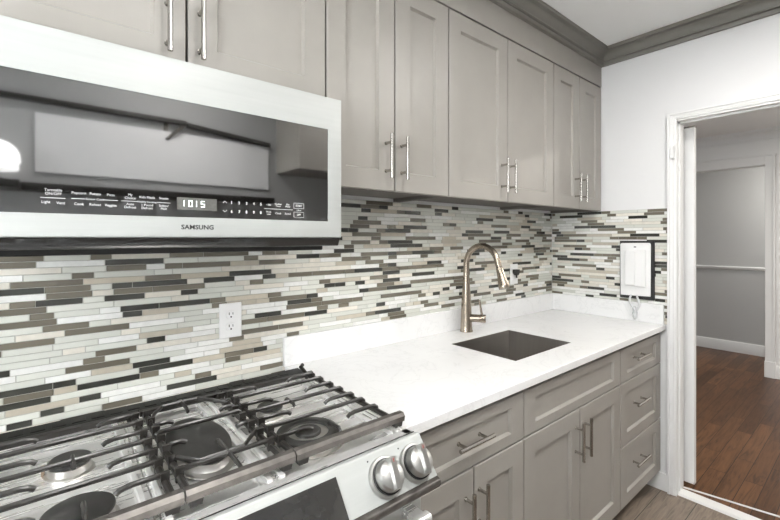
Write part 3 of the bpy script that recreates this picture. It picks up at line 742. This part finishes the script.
ring.build('dial_mark', M['print'], dg, label='white printed dial circle')
# knobs
def knob(x):
    c = Vector(slope(x, 0.051, 0.0))
    k = MB().lathe([(0.0400, 0.0003), (0.0400, 0.006), (0.0385, 0.009), (0.0350, 0.0095)], c, sn, 40)
    ko = k.build('knob_bezel', M['knob'], rg, origin=tuple(c), label='polished steel knob with grip bar')
    MB().lathe([(0.0345, 0.0090), (0.0345, 0.0140), (0.0320, 0.0145)], c, sn, 40).build('knob_skirt', M['black'], ko)
    kb = MB().lathe([(0.0315, 0.0142), (0.0312, 0.022), (0.0285, 0.030), (0.0225, 0.034), (0.0, 0.035)], c, sn, 40)
    # grip bar across the face, slightly turned
    up_ = (-sd * math.cos(R(8)) + ux * math.sin(R(8))).normalized(); sid = sn.cross(up_).normalized()
    def Q(a, b3, h): return c + up_ * a + sid * b3 + sn * h
    kb.add([Q(-.0300, -.0078, .020), Q(.0300, -.0078, .020), Q(.0300, .0078, .020), Q(-.0300, .0078, .020),
            Q(-.0292, -.0062, .0435), Q(.0285, -.0062, .0480), Q(.0285, .0062, .0480), Q(-.0292, .0062, .0435)], BF)
    kb.build('knob_cap', M['knob'], ko)
    mk = MB(); mk.add([Q(.018, -.0006, .0465), Q(.025, -.0006, .0470), Q(.025, .0006, .0470), Q(.018, .0006, .0465), Q(.018, -.0006, .0475), Q(.025, -.0006, .0481), Q(.025, .0006, .0481), Q(.018, .0006, .0475)], BF)
    mk.build('pointer_mark', M['red'], ko)
for x in (-2.058, -1.973, -2.560, -2.645): knob(x)
for x in (-2.085, -2.000): MB().lathe([(0.0018, 0.0), (0.0018, 0.0008)], slope(x, 0.010, 0.0001), sn, 10).build('burner_mark', M['ink'], rg)
# oven door and drawer
od = MB().box(RX0 + 0.003, RX1 - 0.003, -0.735, -0.687, 0.20, 0.828).build('oven_door', M['mwframe'], rg, bevel=0.004)
MB().box(RX0 + 0.10, RX1 - 0.10, -0.738, -0.733, 0.33, 0.68).build('door_window', M['ctrl'], od)
oh = MB().tube([(RX0 + 0.03, -0.785, 0.775), (RX1 - 0.03, -0.785, 0.775)], 0.013, 16, sq=0.5)
for x in (RX0 + 0.05, RX1 - 0.05): oh.box(x - 0.014, x + 0.014, -0.785, -0.734, 0.765, 0.785)
oh.build('door_handle', M['steel'], od, bevel=0.001)
MB().box(RX0 + 0.003, RX1 - 0.003, -0.730, -0.687, 0.065, 0.193).build('storage_drawer', M['mwframe'], rg, bevel=0.004)

# burners
def burner(x, y, rb, rcap, hb_=0.0, sx=1.0, sy=1.0, double=False):
    z = 0.9085
    bb = MB().lathe([(rb * 1.18, 0.0), (rb * 1.18, 0.003), (rb * 1.04, 0.005), (rb, 0.012), (rb * 1.0, 0.018), (rb * 0.80, 0.019), (rb * 0.80, 0.021)], (x, y, z), n=48, sx=sx, sy=sy)
    bo = bb.build('burner_base', M['alu'], rg, origin=(x, y, z), label='cast aluminium burner base')
    if double:
        rr = MB()
        prof = [(rb * 0.66, 0.020), (rb * 0.66, 0.026), (rb * 0.70, 0.0275), (rb * 0.96, 0.0275), (rb * 1.0, 0.0255), (rb * 1.0, 0.0205), (rb * 0.66, 0.020)]
        vs = []; n = 48
        for r_, h in prof:
            for j in range(n): vs.append((x + r_ * math.cos(2 * math.pi * j / n), y + r_ * math.sin(2 * math.pi * j / n), z + h))
        rr.add(vs, [(i * n + j, i * n + (j + 1) % n, (i + 1) * n + (j + 1) % n, (i + 1) * n + j) for i in range(len(prof) - 1) for j in range(n)])
        rr.build('outer_cap', M['cap'], bo, label='black outer burner ring')
    MB().lathe([(rcap, 0.021), (rcap * 1.02, 0.0235), (rcap * 1.0, 0.0265), (rcap * 0.93, 0.0285), (0.0, 0.0295)], (x, y, z), n=48, sx=sx, sy=sy).build('burner_cap', M['cap'], bo, label='matt black burner cap')
    ex = x - rb * sx * 1.02
    MB().tube([(ex - 0.006, y + 0.012, z), (ex - 0.006, y + 0.012, z + 0.022)], 0.0032, 10).build('igniter', M['brass'], bo)
burner(-2.566, -0.355, 0.036, 0.0365); burner(-2.562, -0.566, 0.050, 0.0515)
burner(-2.138, -0.362, 0.032, 0.033)
burner(-2.128, -0.556, 0.073, 0.030, double=True)
burner(-2.338, -0.428, 0.060, 0.061, sx=1.0, sy=2.05)

# cast-iron grates
ZB = 0.9505
def gbar(mb, pts_, r=0.0038): mb.tube(pts_, r, 8, sq=0.8, rz=1.3)
FULL = (-0.291, -0.404, -0.513); FING = (-0.237, -0.350, -0.461, -0.571)
def rail_y(mb, x, z=0.9385, r=0.0068): mb.tube([(x, -0.655, z), (x, -0.205, z)], r, 8, sq=0.6)
def fins(mb, x, s):
    for y in FULL + FING: mb.prism([(x - 0.007, 0.9275), (x + 0.007, 0.9275), (x + 0.008, ZB + 0.004), (x - 0.008, ZB + 0.004)], 'y', y - 0.0045, y + 0.0045)
def side_grate(sgn, x_out, x_in):
    """sgn +1: outer rail on the right; the left grate is its mirror image"""
    g = MB(); s = sgn
    rail_y(g, x_out - s * 0.013); rail_y(g, x_in + s * 0.010, 0.936)
    fins(g, x_in + s * 0.010, s)
    for y in FULL:
        gbar(g, [(x_in + s * 0.006, y, ZB - 0.008), (x_in + s * 0.012, y, ZB), (x_out - s * 0.026, y, ZB), (x_out - s * 0.014, y, ZB - 0.0005), (x_out - s * 0.007, y, ZB - 0.006), (x_out - s * 0.005, y, ZB - 0.016)])
    for y in FING:
        gbar(g, [(x_out - s * 0.005, y, ZB - 0.016), (x_out - s * 0.007, y, ZB - 0.006), (x_out - s * 0.014, y, ZB - 0.0005), (x_out - s * 0.026, y, ZB), (x_out - s * 0.078, y, ZB), (x_out - s * 0.092, y, ZB - 0.003), (x_out - s * 0.099, y, ZB - 0.008)])
        gbar(g, [(x_in + s * 0.006, y, ZB - 0.008), (x_in + s * 0.012, y, ZB), (x_in + s * 0.066, y, ZB), (x_in + s * 0.080, y, ZB - 0.003), (x_in + s * 0.087, y, ZB - 0.008)])
    for xs_, ys_ in (((-2.100, -0.404), (-2.083, -0.600)) if s > 0 else ((-2.563, -0.404), (-2.556, -0.600))):
        gbar(g, [(xs_, ys_ - 0.026, ZB - 0.006), (xs_, ys_ - 0.020, ZB), (xs_, ys_ + 0.020, ZB), (xs_, ys_ + 0.026, ZB - 0.006)])
    xa_, xb_ = sorted((x_in - s * 0.001, x_out + s * 0.006))
    # broad front bar with chamfered top
    g.cur = 1; g.prism([(-0.667, 0.937), (-0.669, 0.950), (-0.663, 0.957), (-0.649, 0.957), (-0.643, 0.951), (-0.645, 0.937)], 'x', xa_, xb_); g.cur = 0
    g.prism([(-0.212, 0.932), (-0.212, 0.944), (-0.200, 0.946), (-0.197, 0.934)], 'x', xa_, xb_)
    for x in (x_out - s * 0.010, x_in + s * 0.016):
        g.prism([(x - 0.010, 0.9245), (x + 0.010, 0.9245), (x + 0.015, 0.945), (x - 0.015, 0.945)], 'y', -0.664, -0.648)
        g.prism([(x - 0.007, 0.920), (x + 0.007, 0.920), (x + 0.009, 0.944), (x - 0.009, 0.944)], 'y', -0.212, -0.199)
    # upturned rear corner ear
    xe = x_out - s * 0.016
    g.tube([(xe, -0.205, 0.940), (xe - s * 0.004, -0.192, 0.950), (xe - s * 0.006, -0.178, 0.958), (xe + s * 0.004, -0.172, 0.962)], 0.0065, 10)
    return g
side_grate(1, -1.928, -2.213).build('grate', [M['iron'], M['ironbrown']], rg, origin=(-2.05, -0.43, 0.94), bevel=0)
side_grate(-1, -2.718, -2.424).build('grate', [M['iron'], M['ironbrown']], rg, origin=(-2.56, -0.43, 0.94), bevel=0)
g = MB(); gl, gr = -2.419, -2.218
for x, s in ((gl + 0.010, 1), (gr - 0.010, -1)): rail_y(g, x, 0.936); fins(g, x, s)
gbar(g, [(gl + .008, -.300, ZB - .004), (gl + .022, -.262, ZB), (gl + .046, -.226, ZB), (gl + .132, -.224, ZB), (gl + .160, -.262, ZB), (gr - .008, -.300, ZB - .004)])
gbar(g, [(gl + .008, -.500, ZB - .004), (gl + .026, -.535, ZB), (gl + .050, -.563, ZB), (gl + .136, -.563, ZB), (gl + .164, -.530, ZB), (gr - .008, -.495, ZB - .004)])
for y in (-0.378, -0.572):
    gbar(g, [(gl + .006, y, ZB - .006), (gl + .012, y, ZB), (gr - .012, y, ZB), (gr - .006, y, ZB - .006)])
for y in (-0.333, -0.455):
    gbar(g, [(gl + .006, y, ZB - .006), (gl + .012, y, ZB), (gl + .040, y, ZB), (gl + .050, y, ZB - .005)])
    gbar(g, [(gr - .006, y, ZB - .006), (gr - .012, y, ZB), (gr - .034, y, ZB), (gr - .044, y, ZB - .005)])
xm = gl + 0.093
gbar(g, [(xm, -.203, ZB - .006), (xm, -.216, ZB), (xm, -.278, ZB), (xm, -.290, ZB - .005)])
gbar(g, [(xm + .010, -.650, ZB - .004), (xm + .010, -.630, ZB), (xm + .010, -.505, ZB), (xm + .010, -.493, ZB - .005)])
g.cur = 1; g.prism([(-0.667, 0.937), (-0.669, 0.950), (-0.663, 0.957), (-0.649, 0.957), (-0.643, 0.951), (-0.645, 0.937)], 'x', gl - 0.001, gr + 0.001); g.cur = 0
g.prism([(-0.212, 0.932), (-0.212, 0.944), (-0.200, 0.946), (-0.197, 0.934)], 'x', gl - 0.001, gr + 0.001)
for x in (gl + 0.016, gr - 0.016):
    g.prism([(x - 0.010, 0.9245), (x + 0.010, 0.9245), (x + 0.015, 0.945), (x - 0.015, 0.945)], 'y', -0.664, -0.648)
    g.prism([(x - 0.007, 0.920), (x + 0.007, 0.920), (x + 0.009, 0.944), (x - 0.009, 0.944)], 'y', -0.212, -0.199)
g.build('grate', [M['iron'], M['ironbrown']], rg, origin=(-2.29, -0.43, 0.94))

# ------------------------------------------------------------------ opposite side of the kitchen (mirrored in the microwave glass)
OC = thing('wall_cabinet', 'dark reflection of a wall cabinet at the right of the microwave glass', 'cabinet', (-1.0, YF + 0.17, 1.845))
MB().box(-1.335, -0.60, YF + 0.0015, -1.87, 1.848, 2.45).build('cabinet_box', M['paint'], OC)
for a, b3 in ((-1.335, -0.97), (-0.97, -0.60)):
    d = MB().box(a + 0.0015, b3 - 0.0015, -1.870, -1.850, 1.846, 2.44); d.build('door', M['paint'], OC, bevel=0.002)
sf = thing('wall_shelf', 'long dark shelf mirrored across the upper microwave glass', 'shelf', (-2.5, YF + 0.1, 2.09))
MB().box(-3.35, -1.94, YF + 0.0015, YF + 0.05, 2.085, 2.108).build('board', M['darkwood'], sf, bevel=0.001)
bk = MB().box(-2.06, -2.035, YF + 0.0015, YF + 0.012, 1.955, 2.085)
bk.tube([(-2.047, YF + 0.012, 1.985), (-1.96, YF + 0.06, 2.075)], 0.010, 8, sq=0.6)
bk.build('bracket', M['nickel'], sf)
s2 = thing('wall_shelf', 'short dark shelf mirrored at the right of the microwave glass', 'shelf', (-1.65, YF + 0.1, 2.04))
MB().prism([(-1.935, 2.075), (-1.40, 2.025), (-1.40, 2.050), (-1.935, 2.100)], 'y', YF + 0.0015, YF + 0.05).build('board', M['darkwood'], s2, bevel=0.001)
bd = thing('wall_board', 'pale panel on the opposite wall mirrored in the microwave glass', 'panel', (-2.02, YF, 1.88))
MB().box(-2.65, -1.40, YF + 0.0015, YF + 0.016, 1.728, 2.035).build('panel', M['wall'], bd, bevel=0.002)
s3 = thing('wall_shelf', 'dark ledge mirrored low across the microwave glass above the keypad', 'shelf', (-2.0, YF + 0.1, 1.65))
MB().box(-2.70, -1.40, YF + 0.0015, YF + 0.12, 1.625, 1.662).build('board', M['darkwood'], s3, bevel=0.002)
jr = thing('white_dome', 'white rounded object with added glow mirrored at the left edge of the microwave glass', 'lamp', (-2.80, YF + 0.11, 1.662))
M['white_glow'] = emit('added_white_glow', (1, 1, 0.99), 3.6)  # glow added to brighten the rounded object's mirror image
MB().lathe([(0.060, 0.0), (0.060, 0.008), (0.020, 0.014), (0.014, 0.050), (0.014, 0.060)], (-2.80, YF + 0.11, 1.6625), n=32).build('dome_base', M['darkwood'], jr)
MB().lathe([(0.080, 0.050), (0.092, 0.052), (0.092, 0.085), (0.099, 0.088), (0.099, 0.115), (0.094, 0.140), (0.082, 0.162), (0.060, 0.182), (0.030, 0.194), (0.0, 0.198)], (-2.80, YF + 0.11, 1.6625), n=40).build('glowing_dome', M['white_glow'], jr)
tr = thing('wall_shelf', 'dark shelf carrying the glowing white object at the left edge of the microwave glass', 'shelf', (-2.95, YF + 0.1, 1.65))
MB().box(-3.2, -2.702, YF + 0.0015, YF + 0.22, 1.625, 1.662).build('board', M['darkwood'], tr, bevel=0.002)

# ------------------------------------------------------------------ ceiling lamps (unseen, added out of frame to light the rooms)
def added_ceiling_lamp(label, x, y, zc, r):
    t = thing('added_ceiling_lamp', label, 'lamp', (x, y, zc))
    MB().lathe([(r, 0.0), (r, -0.05), (r * 0.96, -0.055), (r * 0.9, -0.055)], (x, y, zc - 0.0005), n=40).build('lamp_body', M['trim'], t)
    MB().lathe([(r * 0.9, -0.050), (r * 0.9, -0.060), (r * 0.8, -0.068), (0.0, -0.07)], (x, y, zc), n=40).build('diffuser', M['lampglow'], t)
added_ceiling_lamp('added unseen round white ceiling lamp above the stove side of the kitchen', -2.05, -1.62, CEIL, 0.24)
added_ceiling_lamp('added unseen round white ceiling lamp above the sink side of the kitchen', -0.85, -1.35, CEIL, 0.24)
added_ceiling_lamp('added unseen round white ceiling lamp in the hall', 1.55, -1.9, HC, 0.16)
added_ceiling_lamp('added unseen small round ceiling lamp in the room beyond the hall', 3.36, -1.3, HC, 0.13)
